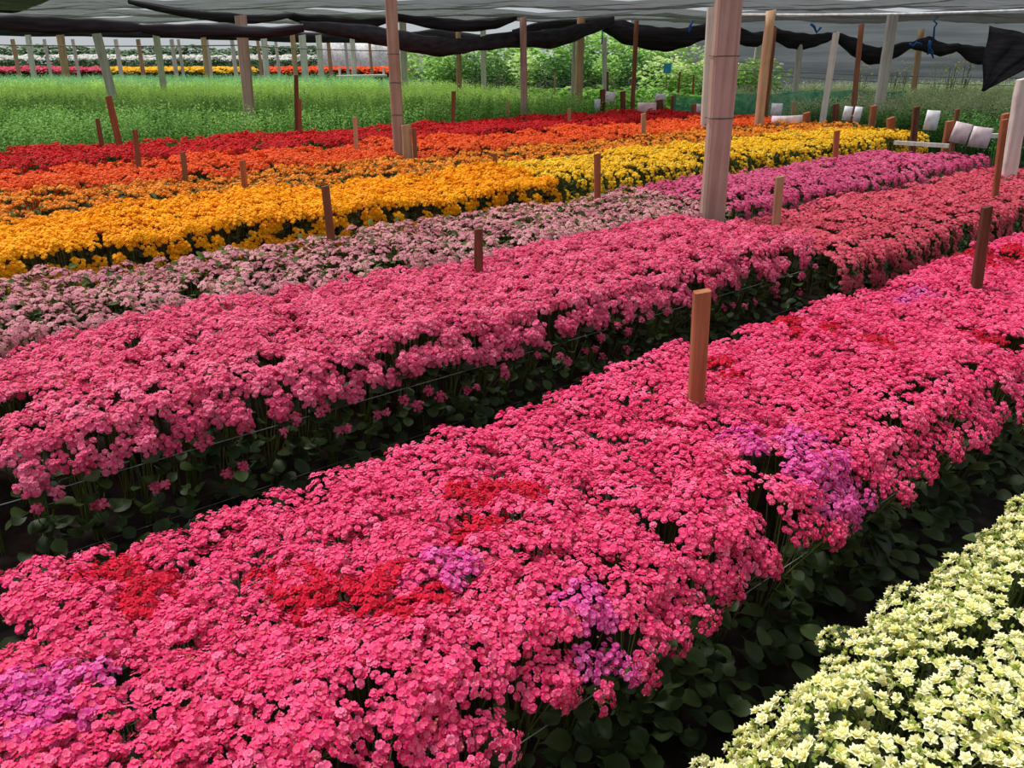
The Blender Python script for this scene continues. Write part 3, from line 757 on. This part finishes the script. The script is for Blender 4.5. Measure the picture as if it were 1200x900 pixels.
# slender posts of the farther shed at left
XS = [(20, 4), (38, 5), (76, 7), (57, 3), (90, 3), (140, 4), (166, 4), (205, 4), (213, 3), (242, 5), (246, 3), (275, 4), (305, 3), (312, 6), (326, 3), (346, 5), (357, 7), (376, 6), (387, 4), (407, 3), (415, 5), (435, 3)]
for k, (x, w) in enumerate(sorted(XS)):
    Y = 36.5 if w >= 5 else 43; p = (x, 78 if w >= 5 else 74); lean = (x - 600) * .016
    upright('shed_post', 'grey post number %d from the left edge in the row behind the green field' % (k + 1), 'post', p, (x + lean * .5 - 1, 41 if w >= 5 else 46), 0, w * Y / 1000.0, w * Y / 1200.0,
            'wood_grey' if k % 3 else 'wood_tan', 'slender posts behind the green field', Y)

# ================================================================= shade roof
def net_sheet(name, label, x0, x1, y0, y1, z, sag, m, cat='shade net', nx=60, ny=14, bay=4.2, ph=0.0):
    mb = MB()
    cx, cy = (x0 + x1) / 2, (y0 + y1) / 2
    for i in range(nx + 1):
        for j in range(ny + 1):
            x = x0 + (x1 - x0) * i / nx; y = y0 + (y1 - y0) * j / ny
            s = sag * (abs(math.sin(math.pi * (x / bay + ph))) * .55 + .45 * math.sin(math.pi * j / ny)) + .035 * math.sin(3.1 * x + y * 5) * math.sin(2.3 * y)
            mb.vert((x - cx, y - cy + .06 * math.sin(x * 1.3), -s))
    for i in range(nx):
        for j in range(ny):
            a = i * (ny + 1) + j; mb.face((a, a + 1, a + ny + 2, a + ny + 1))
    return tag(link(name, mb.build(name, [m], True), None, (cx, cy, z)), label, cat)
net_sheet('shade_net', 'nearest grey shade net of the roof along the top of the picture', -16, 15, 16.0, 19.8, 2.7, .12, M['net'])
net_sheet('shade_net', 'second grey shade net of the roof, sagging behind the nearest one', -18, 18, 20.0, 23.4, 2.7, .16, M['net'], ph=.3)
net_sheet('shade_net', 'third grey shade net of the roof, over the green field and leafy crop', -21, 21, 24.0, 27.2, 2.76, .22, M['net'], ph=.1)

def swag(label, pts, hw, Y0, Y1=None, thick=.45, seg=14):
    """bunched black cloth hanging between points: flattened tube with folds along it"""
    Y1 = Y1 or Y0; n = len(pts)
    P = [at_y(x, y, Y0 + (Y1 - Y0) * i / (n - 1)) for i, (x, y) in enumerate(pts)]
    Hs = [h * (Y0 + (Y1 - Y0) * i / (n - 1)) / F for i, h in enumerate(hw)]
    def cr(a, b, c, d, t): return .5 * ((2 * b) + (c - a) * t + (2 * a - 5 * b + 4 * c - d) * t * t + (3 * b - a - 3 * c + d) * t ** 3)
    Q = []; H = []
    for i in range(n - 1):
        a, b, c, d = P[max(0, i - 1)], P[i], P[i + 1], P[min(n - 1, i + 2)]
        for k in range(seg):
            t = k / seg; Q.append(cr(a, b, c, d, t)); H.append(Hs[i] * (1 - t) + Hs[i + 1] * t)
    Q.append(P[-1]); H.append(Hs[-1])
    o = Q[0].copy(); mb = MB(); K = 14; ph = [uni(0, 6.28) for _ in range(4)]
    for i, (q, h) in enumerate(zip(Q, H)):
        for j in range(K):
            a = 6.2832 * j / K; f = 1 + .13 * math.sin(3 * a + ph[0] + i * .11) + .1 * math.sin(5 * a + ph[1] - i * .17) + .06 * math.sin(i * .6 + ph[2])
            mb.vert(q - o + Vector((0, math.cos(a) * h * thick * f, math.sin(a) * h * f)))
    for i in range(len(Q) - 1):
        for j in range(K): mb.face((i * K + j, i * K + (j + 1) % K, (i + 1) * K + (j + 1) % K, (i + 1) * K + j))
    mb.face(tuple(range(K))); mb.face(tuple((len(Q) - 1) * K + j for j in reversed(range(K))))
    return tag(link('shade_cloth_swag', mb.build('shade_cloth_swag', [M['black_cloth']], True), None, o), label, 'shade cloth', 'bunched black shade cloths')
swag('long black cloth roll hanging at the top left corner', [(-60, 20), (0, 25), (60, 28), (120, 31), (165, 33)], [8, 9, 8, 7, 4], 12.2, 13)
swag('black cloth roll between the left corner roll and the long swag', [(165, 33), (210, 36), (260, 36), (310, 38), (356, 32)], [4, 7, 7, 6, 4], 13, 13.2)
swag('longest black cloth swag drooping behind the slim tan post', [(352, 30), (410, 37), (470, 47), (520, 54), (560, 52), (605, 47), (650, 44), (690, 33), (720, 23)], [4, 7, 10, 9, 7, 8, 9, 7, 3], 13.2, 20)
swag('black cloth swag drooping left of the pale grey post', [(700, 27), (730, 38), (765, 44), (800, 44), (832, 36), (852, 30)], [4, 10, 12, 10, 8, 4], 21)
swag('small black cloth bunch between the big post and the tan round post', [(852, 30), (866, 42), (885, 47), (903, 40)], [4, 8, 7, 4], 21)
swag('black cloth swag just right of the tan round post', [(905, 38), (925, 46), (950, 48), (968, 45), (980, 41)], [6, 8, 7, 5, 3], 22)
swag('black cloth swag drooping lowest before the grey net wall', [(978, 42), (1000, 55), (1022, 64), (1046, 61), (1068, 53)], [3, 9, 9, 8, 3], 23)
swag('short black cloth swag under the blue cord', [(1067, 53), (1085, 53), (1103, 58), (1124, 55)], [3, 8, 7, 3], 23)
swag('black cloth swag left of the hanging cloth flap', [(1122, 55), (1140, 64), (1162, 66)], [4, 8, 8], 23)
swag('black sagging cloth edge under the roof at upper left', [(150, 2), (210, 14), (270, 21), (310, 22), (345, 17)], [2, 4, 5, 4, 2], 16)
swag('black sagging cloth edge under the roof, left of the slim tan post', [(333, 17), (375, 26), (415, 30), (452, 24)], [2, 7, 7, 3], 18)
swag('black sagging cloth edge under the roof, right of the slim tan post', [(462, 19), (505, 27), (545, 31), (580, 27), (606, 21)], [3, 6, 6, 5, 2], 18)
swag('dark cloth bunch in the very top left corner', [(-40, 4), (0, 5), (30, 3), (62, -6)], [9, 9, 7, 3], 19)
swag('black cloth edge running along the roof right of the middle', [(600, 40), (640, 30), (690, 26), (720, 22)], [4, 4, 4, 2], 25)
swag('dark cloth edge across the field far behind at left', [(-40, 36), (60, 38), (200, 40), (330, 43), (470, 44)], [4, 4, 4, 5, 5], 37)
swag('dark cloth edge far behind right of the slim tan post', [(470, 44), (510, 40), (560, 44), (600, 40)], [4, 5, 3, 3], 37)
# torn flap at the right
mb = MB(); A, B, C_ = at_y(1160, 30, 16), at_y(1262, 52, 16), at_y(1150, 108, 16); o0 = A.copy(); N = 12
for i in range(N + 1):
    for j in range(N + 1):
        s, t = i / N, j / N; top = A.lerp(B, s); p = top.lerp(C_, t * (.98 - .0 * s))
        d = .07 * math.sin(s * 17 + t * 3) * (1 - .4 * t); mb.vert(p - o0 + Vector((.02 * math.sin(t * 9), d, 0)))
for i in range(N):
    for j in range(N): a = i * (N + 1) + j; mb.face((a, a + 1, a + N + 2, a + N + 1))
fo = tag(link('cloth_flap', mb.build('cloth_flap', [M['black_cloth']], True), None, o0), 'black triangular cloth flap hanging at the upper right edge', 'shade cloth')
sm = fo.modifiers.new('thickness', 'SOLIDIFY'); sm.thickness = .012
# wires under the roof
def wire(label, a, b, r, m='wire', sag=0.05, name='roof_wire', cat='wire', grp=None, seg=14):
    pts = [(b - a) * (i / seg) + Vector((0, 0, -sag * math.sin(math.pi * i / seg))) for i in range(seg + 1)]
    mb = MB(); tube(mb, pts, r, 5, 0, .5, True)
    return tag(link(name, mb.build(name, [M[m]], True), None, a), label, cat, grp)
wire('pale wire under the roof from the pale grey post to the right edge', at_y(835, 17, 15), at_y(1290, 8, 15), .02, 'plastic')
wire('thin wire stretched before the grey net wall, upper one', at_y(860, 82, 24), at_y(1270, 92, 24), .012, 'string')
wire('thin wire stretched before the grey net wall, lower one', at_y(890, 88, 26), at_y(1210, 101, 26), .012, 'string')
wire('dark wire stretched across the field at left', at_y(-40, 52, 36), at_y(290, 53, 36), .025, 'wire')
wire('dark wire stretched from the sturdy brown post to the white sheet', at_y(290, 54, 36), at_y(500, 60, 36), .02, 'wire')
# cords and trap
def cord(label, pix, Y, r):
    P = [at_y(x, y, Y) for x, y in pix]; o = P[0].copy(); mb = MB(); tube(mb, [p - o for p in P], r, 6, 0, .5, True)
    return tag(link('blue_cord', mb.build('blue_cord', [M['blue']], True), None, o), label, 'cord', 'blue cords tied to the shade cloth')
cord('blue cord tied at the roof wire at right', [(1096, 14), (1099, 20), (1094, 24), (1098, 28), (1095, 32), (1094, 46)], 22, .022)
cord('looped blue cord hanging before the grey net wall', [(1090, 47), (1088, 54), (1093, 62), (1094, 68), (1090, 60), (1087, 64), (1091, 48)], 22, .022)
cord('blue cord on the cloth swag right of the tan round post', [(950, 28), (954, 31), (957, 38), (962, 32)], 21.5, .03)
cord('blue cord on the swag left of the pale grey post', [(812, 24), (808, 32), (806, 40), (810, 30)], 20.5, .025)
cord('blue cord hanging above the dark shrubs', [(706, 30), (706, 42), (705, 52)], 20.5, .016)
cord('blue cord at the joint of the two lowest swags', [(1066, 51), (1070, 54), (1074, 50), (1080, 52)], 22.5, .03)
p = at_y(782, 80, 24); mb = MB(); prism(mb, Vector((0, 0, -.13)), Vector((.01, 0, .13)), .21, .012, 2, .01)
r = tag(root('sticky_trap', (p.x, p.y, 0)), 'bright blue sticky trap card on a thin stick among pale shrubs', 'trap')
link('card', mb.build('card', [M['trap']]), r, (0, 0, p.z))
mb = MB(); tube(mb, [Vector((0, .02, 0)), Vector((0, .02, p.z + .1))], .012, 5, 0, .5, True); link('stick', mb.build('stick', [M['wood_brown']]), r)

# ================================================================= paper signs, rail, fence
def paper(label, cx, cy, w, h, base, m='paper', tilt=0.0, curl=.1):
    q = at_z(base[0], base[1], TOP); p = at_y(cx, cy, q.y - .1); k = F / (p.y * math.cos(PITCH) + 1.2 * math.sin(PITCH))
    Wm, Hm = w / k, h / k; mb = MB(); N = 6
    for i in range(N + 1):
        for j in range(3):
            x = (i / N - .5) * Wm; z = (j / 2 - .5) * Hm
            mb.vert((x * math.cos(tilt) - z * math.sin(tilt), -curl * Wm * math.sin(math.pi * i / N) - .02 * Wm * (j - 1), z * math.cos(tilt) + x * math.sin(tilt)))
    for i in range(N):
        for j in range(2): a = i * 3 + j; mb.face((a, a + 3, a + 4, a + 1))
    o = tag(link('paper_sign', mb.build('paper_sign', [M[m]], True), None, p), label, 'sign', 'paper signs at the bed ends')
    s = o.modifiers.new('thickness', 'SOLIDIFY'); s.thickness = .004
paper('small white paper sign, slightly tilted, between the two dark stub posts', 715, 114, 11, 12, (715, 131), tilt=-.12)
paper('small bluish-white paper low beside the dark stub post at the red bed', 700, 123, 7, 13, (700, 131))
paper('wide pinkish paper sign above the orange flowers', 758, 127, 22, 13, (758, 133), 'paper_pink')
paper('white paper sign tilted behind the wide pinkish sign', 774, 115, 12, 10, (774, 130), tilt=-.1)
paper('small pinkish paper at the end of the orange bed', 819, 127, 6, 10, (819, 134), 'paper_pink')
paper('upright white paper sign behind the curled paper', 910, 129, 13, 15, (910, 137), tilt=-.03)
paper('wide curled white paper lying behind the lemon flowers', 922, 142, 36, 13, (922, 146), 'paper_pink', .03, .2)
paper('left one of the twin small white papers', 993, 133, 10, 16, (993, 145), tilt=-.1)
paper('right one of the twin small white papers', 1005, 134, 9, 17, (1005, 145), tilt=-.08)
paper('hanging white paper sheet between two stub posts at right', 1092, 141, 16, 22, (1092, 160), tilt=-.06)
paper('left sheet of the paired paper sheets at right', 1126, 156, 21, 23, (1126, 172), 'paper_pink', -.2)
paper('right sheet of the paired paper sheets at right', 1149, 161, 24, 23, (1149, 174), 'paper_pink', -.12)
def rail(label, a, b, w):
    A = at_z(a[0], a[1], .62); B = at_z(b[0], b[1], .62)
    mb = MB(); ax = B - A
    d = ax.normalized(); s = Vector((0, 0, 1)); t = d.cross(s)
    pts = [(0, -1), (1, -1), (1, 1), (0, 1)]
    for f in (0, .5, 1):
        c = ax * f
        for i, j in ((-1, -1), (1, -1), (1, 1), (-1, 1)): mb.vert(c + t * i * w * .5 + s * j * w * .5)
    for k in range(2):
        for j in range(4): mb.face((k * 4 + j, k * 4 + (j + 1) % 4, k * 4 + 4 + (j + 1) % 4, k * 4 + 4 + j))
    mb.face((3, 2, 1, 0)); mb.face((8, 9, 10, 11))
    tag(link('wooden_rail', mb.build('wooden_rail', [M['wood_grey']]), None, A), label, 'rail')
rail('grey wooden rail lying between the stub posts behind the magenta bed', (1048, 167), (1112, 171), .05)
rail('short grey wooden rail at the right behind the magenta bed', (1140, 160), (1196, 158), .06)
# teal net fence around the crop on the right
def net_fence(label, a, b, y_top, Y0, Y1):
    mb = MB(); N = 24; A = at_y(a, 120, Y0); B = at_y(b, 120, Y1); T0 = at_y(a, y_top[0], Y0).z; T1 = at_y(b, y_top[1], Y1).z
    for i in range(N + 1):
        f = i / N; p = A.lerp(B, f); zt = T0 + (T1 - T0) * f - .05 * abs(math.sin(f * 9.4))
        for k in range(4): mb.vert((p.x - A.x, p.y - A.y + .04 * math.sin(i * 1.7 + k), zt * k / 3))
    for i in range(N):
        for k in range(3): c = i * 4 + k; mb.face((c, c + 4, c + 5, c + 1))
    tag(link('net_fence', mb.build('net_fence', [M['green_net']], True), None, (A.x, A.y, 0)), label, 'fence')
net_fence('teal plastic net fence behind the big post and the lemon bed', 790, 1000, (112, 104), 18.5, 20)
net_fence('teal net strip before the grey net wall at right', 905, 1060, (104, 106), 24, 22)

# strings along the beds
def bed_string(label, V, z, u0, u1, r=.0016):
    a = Vector((*world(u0, V), z)); b = Vector((*world(u1, V), z))
    wire(label, a, b, r, 'string', .01, 'support_string', 'string', None, 20)
bed_string('taut grey string along the front side of the rose bed', 2.86, .375, -.4, 5.2, .0022)
bed_string('lower string along the front side of the rose bed', 2.9, .1, -.4, 5.2, .001)
bed_string('taut string along the front side of the bright pink bed', 1.0, .38, -.3, 6.6)

# ================================================================= shrubs and crops right of the middle
def shrub_mesh(name, m, rx, h, n, ll, lw, flowers=0, fm='cream', low=.15, fsize=.07):
    mb = MB()
    for k in range(n):
        a = uni(0, 6.28); q = uni(-.75, 1); rr = math.sqrt(max(0, 1 - q * q)) * uni(.55, 1.05)
        bl = 1 + .22 * math.sin(a * 3 + q * 4)
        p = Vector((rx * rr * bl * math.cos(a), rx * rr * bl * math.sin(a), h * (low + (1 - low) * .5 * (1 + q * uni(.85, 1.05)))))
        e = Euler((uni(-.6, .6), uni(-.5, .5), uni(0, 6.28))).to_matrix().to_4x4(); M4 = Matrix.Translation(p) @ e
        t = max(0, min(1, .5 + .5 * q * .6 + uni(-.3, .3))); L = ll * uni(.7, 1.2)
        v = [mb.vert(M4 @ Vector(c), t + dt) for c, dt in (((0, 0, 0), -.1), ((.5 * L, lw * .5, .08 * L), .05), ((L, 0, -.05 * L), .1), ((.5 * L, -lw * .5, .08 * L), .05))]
        mb.face((v[0], v[1], v[2], v[3]))
    for k in range(6):
        b0 = Vector((uni(-.1, .1), uni(-.1, .1), 0)); tp = Vector((uni(-.6, .6) * rx, uni(-.6, .6) * rx, h * uni(.6, .9)))
        w = Vector((.015, .01, 0)); mb.face((mb.vert(b0 - w, .3), mb.vert(b0 + w, .3), mb.vert(tp + w * .4, .3), mb.vert(tp - w * .4, .3)), 1)
    for k in range(flowers):
        a = uni(0, 6.28); rr = math.sqrt(rnd()); p = Vector((rx * rr * math.cos(a), rx * rr * math.sin(a), h * (.62 + .42 * math.sqrt(1 - rr * rr * .9)) * uni(.9, 1.02)))
        floret(mb, p, Vector((uni(-.4, .4), uni(-.8, .2), 1)), fsize * uni(.7, 1.2), 'simple')
        for kk in range(len(mb.m) - 9, len(mb.m)): mb.m[kk] = 2
    return mb.build(name, [m, M['stem'], M[fm]])
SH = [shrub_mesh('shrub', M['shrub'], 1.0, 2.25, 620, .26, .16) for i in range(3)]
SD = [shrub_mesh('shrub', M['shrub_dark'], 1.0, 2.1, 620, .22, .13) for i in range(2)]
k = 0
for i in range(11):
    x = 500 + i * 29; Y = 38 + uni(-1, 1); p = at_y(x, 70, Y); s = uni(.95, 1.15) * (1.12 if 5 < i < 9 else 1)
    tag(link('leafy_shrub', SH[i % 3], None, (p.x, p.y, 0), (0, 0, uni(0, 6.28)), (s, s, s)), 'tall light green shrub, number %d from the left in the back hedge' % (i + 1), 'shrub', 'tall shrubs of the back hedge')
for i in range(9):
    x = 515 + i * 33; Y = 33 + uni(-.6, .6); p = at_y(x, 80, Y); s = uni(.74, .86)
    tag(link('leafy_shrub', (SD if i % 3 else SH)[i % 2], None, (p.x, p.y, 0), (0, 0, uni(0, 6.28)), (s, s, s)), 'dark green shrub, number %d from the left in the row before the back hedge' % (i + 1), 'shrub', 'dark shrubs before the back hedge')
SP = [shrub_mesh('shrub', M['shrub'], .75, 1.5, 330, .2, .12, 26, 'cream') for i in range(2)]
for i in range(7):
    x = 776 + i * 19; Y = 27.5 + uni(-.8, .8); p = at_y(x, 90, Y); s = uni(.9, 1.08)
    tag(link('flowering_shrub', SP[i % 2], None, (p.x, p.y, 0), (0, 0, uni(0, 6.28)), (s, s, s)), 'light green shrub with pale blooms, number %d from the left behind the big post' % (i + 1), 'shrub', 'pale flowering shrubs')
LT = [shrub_mesh('crop', M['lettuce'], .42, .78, 150, .2, .13) for i in range(3)]
for j in range(5):
    for i in range(12):
        Y = 20.4 + j * 1.6 + uni(-.15, .15); x = 470 + 60 - j * 8 + i * 30
        p = at_y(x, 100, Y); U = p.x * UX + p.y * UY; V = p.x * VX + p.y * VY
        if inside(p.x, p.y) or p.x > 6.4: continue
        s = uni(.88, 1.1)
        tag(link('crop_plant', random.choice(LT), None, (p.x, p.y, 0), (0, 0, uni(0, 6.28)), (s, s, s)), 'bright green broad-leaved crop plant beyond the end of the red and orange beds', 'plant', 'bright leafy crop plants')

# ================================================================= purplish green field at right
TP = [tuft_mesh('purplish_tuft', M['tuft_purple'], .8, 11, 11, .085, .024, .16) for i in range(3)]
TG = [tuft_mesh('leafy_shoots', M['tuft_deep'], .72, 12, 13, .08, .03, .16) for i in range(3)]
pp = []; pr = []
for k in range(5200):
    X = uni(4.5, 26); Y = uni(12, 31)
    U = X * UX + Y * UY; V = X * VX + Y * VY
    if U < 15.4 + max(0, V - 6) * .25 or X > .72 * Y + 3 or V > 16 or X < 3.6 + (Y - 16) * .3: continue
    pp.append(((X, Y, 0), uni(0, 6.28), uni(.85, 1.12)))
pp.sort(key=lambda q: q[0][0] ** 2 + q[0][1] ** 2)
for q in pp[:250]:
    o = tag(link('meadow_plant', random.choice(TG), None, q[0], (0, 0, q[1]), (q[2],) * 3), 'low green plant in the front of the purplish field beyond the papers at right', 'plant', 'green plants at the front of the right field')
pr = [tag(link('meadow_plant', TP[i], None, pp[-1 - i * 40][0]), 'purplish green plant at the far side of the right field', 'plant', 'purplish plants of the right field') for i in range(3)]
scatter('purplish_field', pp[250:], pr, 'mass of purplish green plants before the grey net wall at right', 'field')
FW = [shrub_mesh('tall_weed', M['tuft_purple'], .35, 1.5, 60, .14, .05, 9, 'lemon', fsize=.03) for i in range(2)]
for i, x in enumerate((1010, 1045, 1060, 1100, 1115, 1128)):
    p = at_y(x, 95, 25 + i % 3); tag(link('wild_flower', FW[i % 2], None, (p.x, p.y, 0), (0, 0, uni(0, 6)), (1, 1, uni(.9, 1.15))), 'tall thin plant with tiny yellow blooms, number %d from the left before the net wall' % (i + 1), 'plant', 'tall yellow-bloomed plants')

# ================================================================= far background at left
def far_strip(name, label, x0, x1, Y0, Y1, n, meshes, z, smin, smax):
    pr = []
    for i, me in enumerate(meshes):
        p = at_y(x0 + (x1 - x0) * (i + .5) / len(meshes), 76, (Y0 + Y1) / 2)
        pr.append(tag(link('far_plant', me, None, (p.x, p.y, z), (0, 0, uni(0, 6)), (smin, smin, smin)), 'single plant in the far strip of ' + label.split(' in ')[0].replace('mass of ', ''), 'plant', 'single plants of the far strips'))
    pts = []
    for k in range(n):
        Y = uni(Y0, Y1); p = at_y(uni(x0, x1), 76, Y); pts.append(((p.x, p.y, z), uni(0, 6.28), uni(smin, smax)))
    scatter(name, pts, pr, label, 'flower bed')
def blob_mesh(pm, n, rad, fr, h):
    mb = MB()
    for i in range(n):
        a = uni(0, 6.28); q = .35 * math.sqrt(rnd()); head_geo(mb, Vector((q * math.cos(a), q * math.sin(a), h * uni(.9, 1.05))), (0, -.2, 1), rad, fr, 6, 'simple', 0, .4)
    for i in range(26):
        a = uni(0, 6.28); M4 = Matrix.Translation((.2 * math.cos(a), .2 * math.sin(a), h * uni(.1, .85))) @ Euler((uni(-.4, .4), uni(-.8, .3), a)).to_matrix().to_4x4()
        leaf_geo(mb, M4, .2, .12, rnd(), False, 1)
    return mb.build('far_clump', [M[pm], M['hedge_far'], M['hedge_far']])
M['white'] = petal_mat('white_petal', [(232, 234, 226), (244, 244, 240), (252, 252, 250)], (240, 230, 190))
far_strip('far_pink_flower_bed', 'mass of coral pink flowers in the strip behind the field at far left', -60, 118, 44, 49, 420, [blob_mesh('salmon', 7, .12, .06, .55) for i in range(2)], .35, .9, 1.15)
far_strip('far_yellow_flower_bed', 'mass of yellow flowers in the strip behind the field at left', 128, 292, 44, 49, 420, [blob_mesh('lemon', 7, .12, .06, .55) for i in range(2)], .35, .9, 1.15)
far_strip('far_orange_flower_bed', 'mass of orange-red flowers in the strip before the white sheet', 318, 472, 44, 49, 400, [blob_mesh('orange', 7, .12, .06, .55) for i in range(2)], .35, .9, 1.15)
far_strip('far_white_flower_bed', 'mass of white flowers in the strip behind the yellow and coral strips', -60, 372, 53, 60, 230, [blob_mesh('white', 5, .14, .07, .7) for i in range(2)], .75, .9, 1.2)
HF = [shrub_mesh('far_hedge', M['hedge_far'], 1.5, 2.0, 300, .42, .26, 8, 'white') for i in range(3)]
for i in range(20):
    p = at_y(-40 + i * 22, 66, 70 + uni(-2, 2)); s = uni(.85, 1.1)
    tag(link('far_shrub', HF[i % 3], None, (p.x, p.y, .6), (0, 0, uni(0, 6)), (1.2 * s, 1.2 * s, .8 * s)), 'greyish green far shrub, number %d from the left in the hedge behind the white flowers' % (i + 1), 'shrub', 'far hedge shrubs at left')
# white plastic sheet wall of a tunnel and a small bench before it
mb = MB(); A = at_y(378, 76, 52); B = at_y(500, 76, 52); N = 12
for i in range(N + 1):
    p = A.lerp(B, i / N); zt = 2.35 + .12 * math.sin(i * 1.1)
    for z in (.3, 1.2, zt): mb.vert((p.x, p.y + .1 * math.sin(i * 2), z))
    mb.vert((p.x, p.y + 2.5, zt + .1))
for i in range(N):
    for k in range(3): c = i * 4 + k; mb.face((c, c + 4, c + 5, c + 1))
tag(link('plastic_tunnel', mb.build('plastic_tunnel', [M['plastic']], True)), 'white plastic sheeting of a tunnel behind the orange-red strip', 'tunnel')
r = tag(root('bench', at_y(424, 88, 35.5) * 1.0), 'small whitish wooden bench at the far edge of the field', 'bench'); r.location.z = 0
mb = MB(); prism(mb, Vector((-1.0, 0, .86)), Vector((1.0, 0, .9)), .08, .5, 3, .02); link('seat', mb.build('seat', [M['wood_grey']]), r)
for sx in (-.9, .9):
    mb = MB(); prism(mb, Vector((sx, 0, 0)), Vector((sx, 0, 1.2)), .08, .08, 3, .02); link('leg', mb.build('leg', [M['wood_grey']]), r)
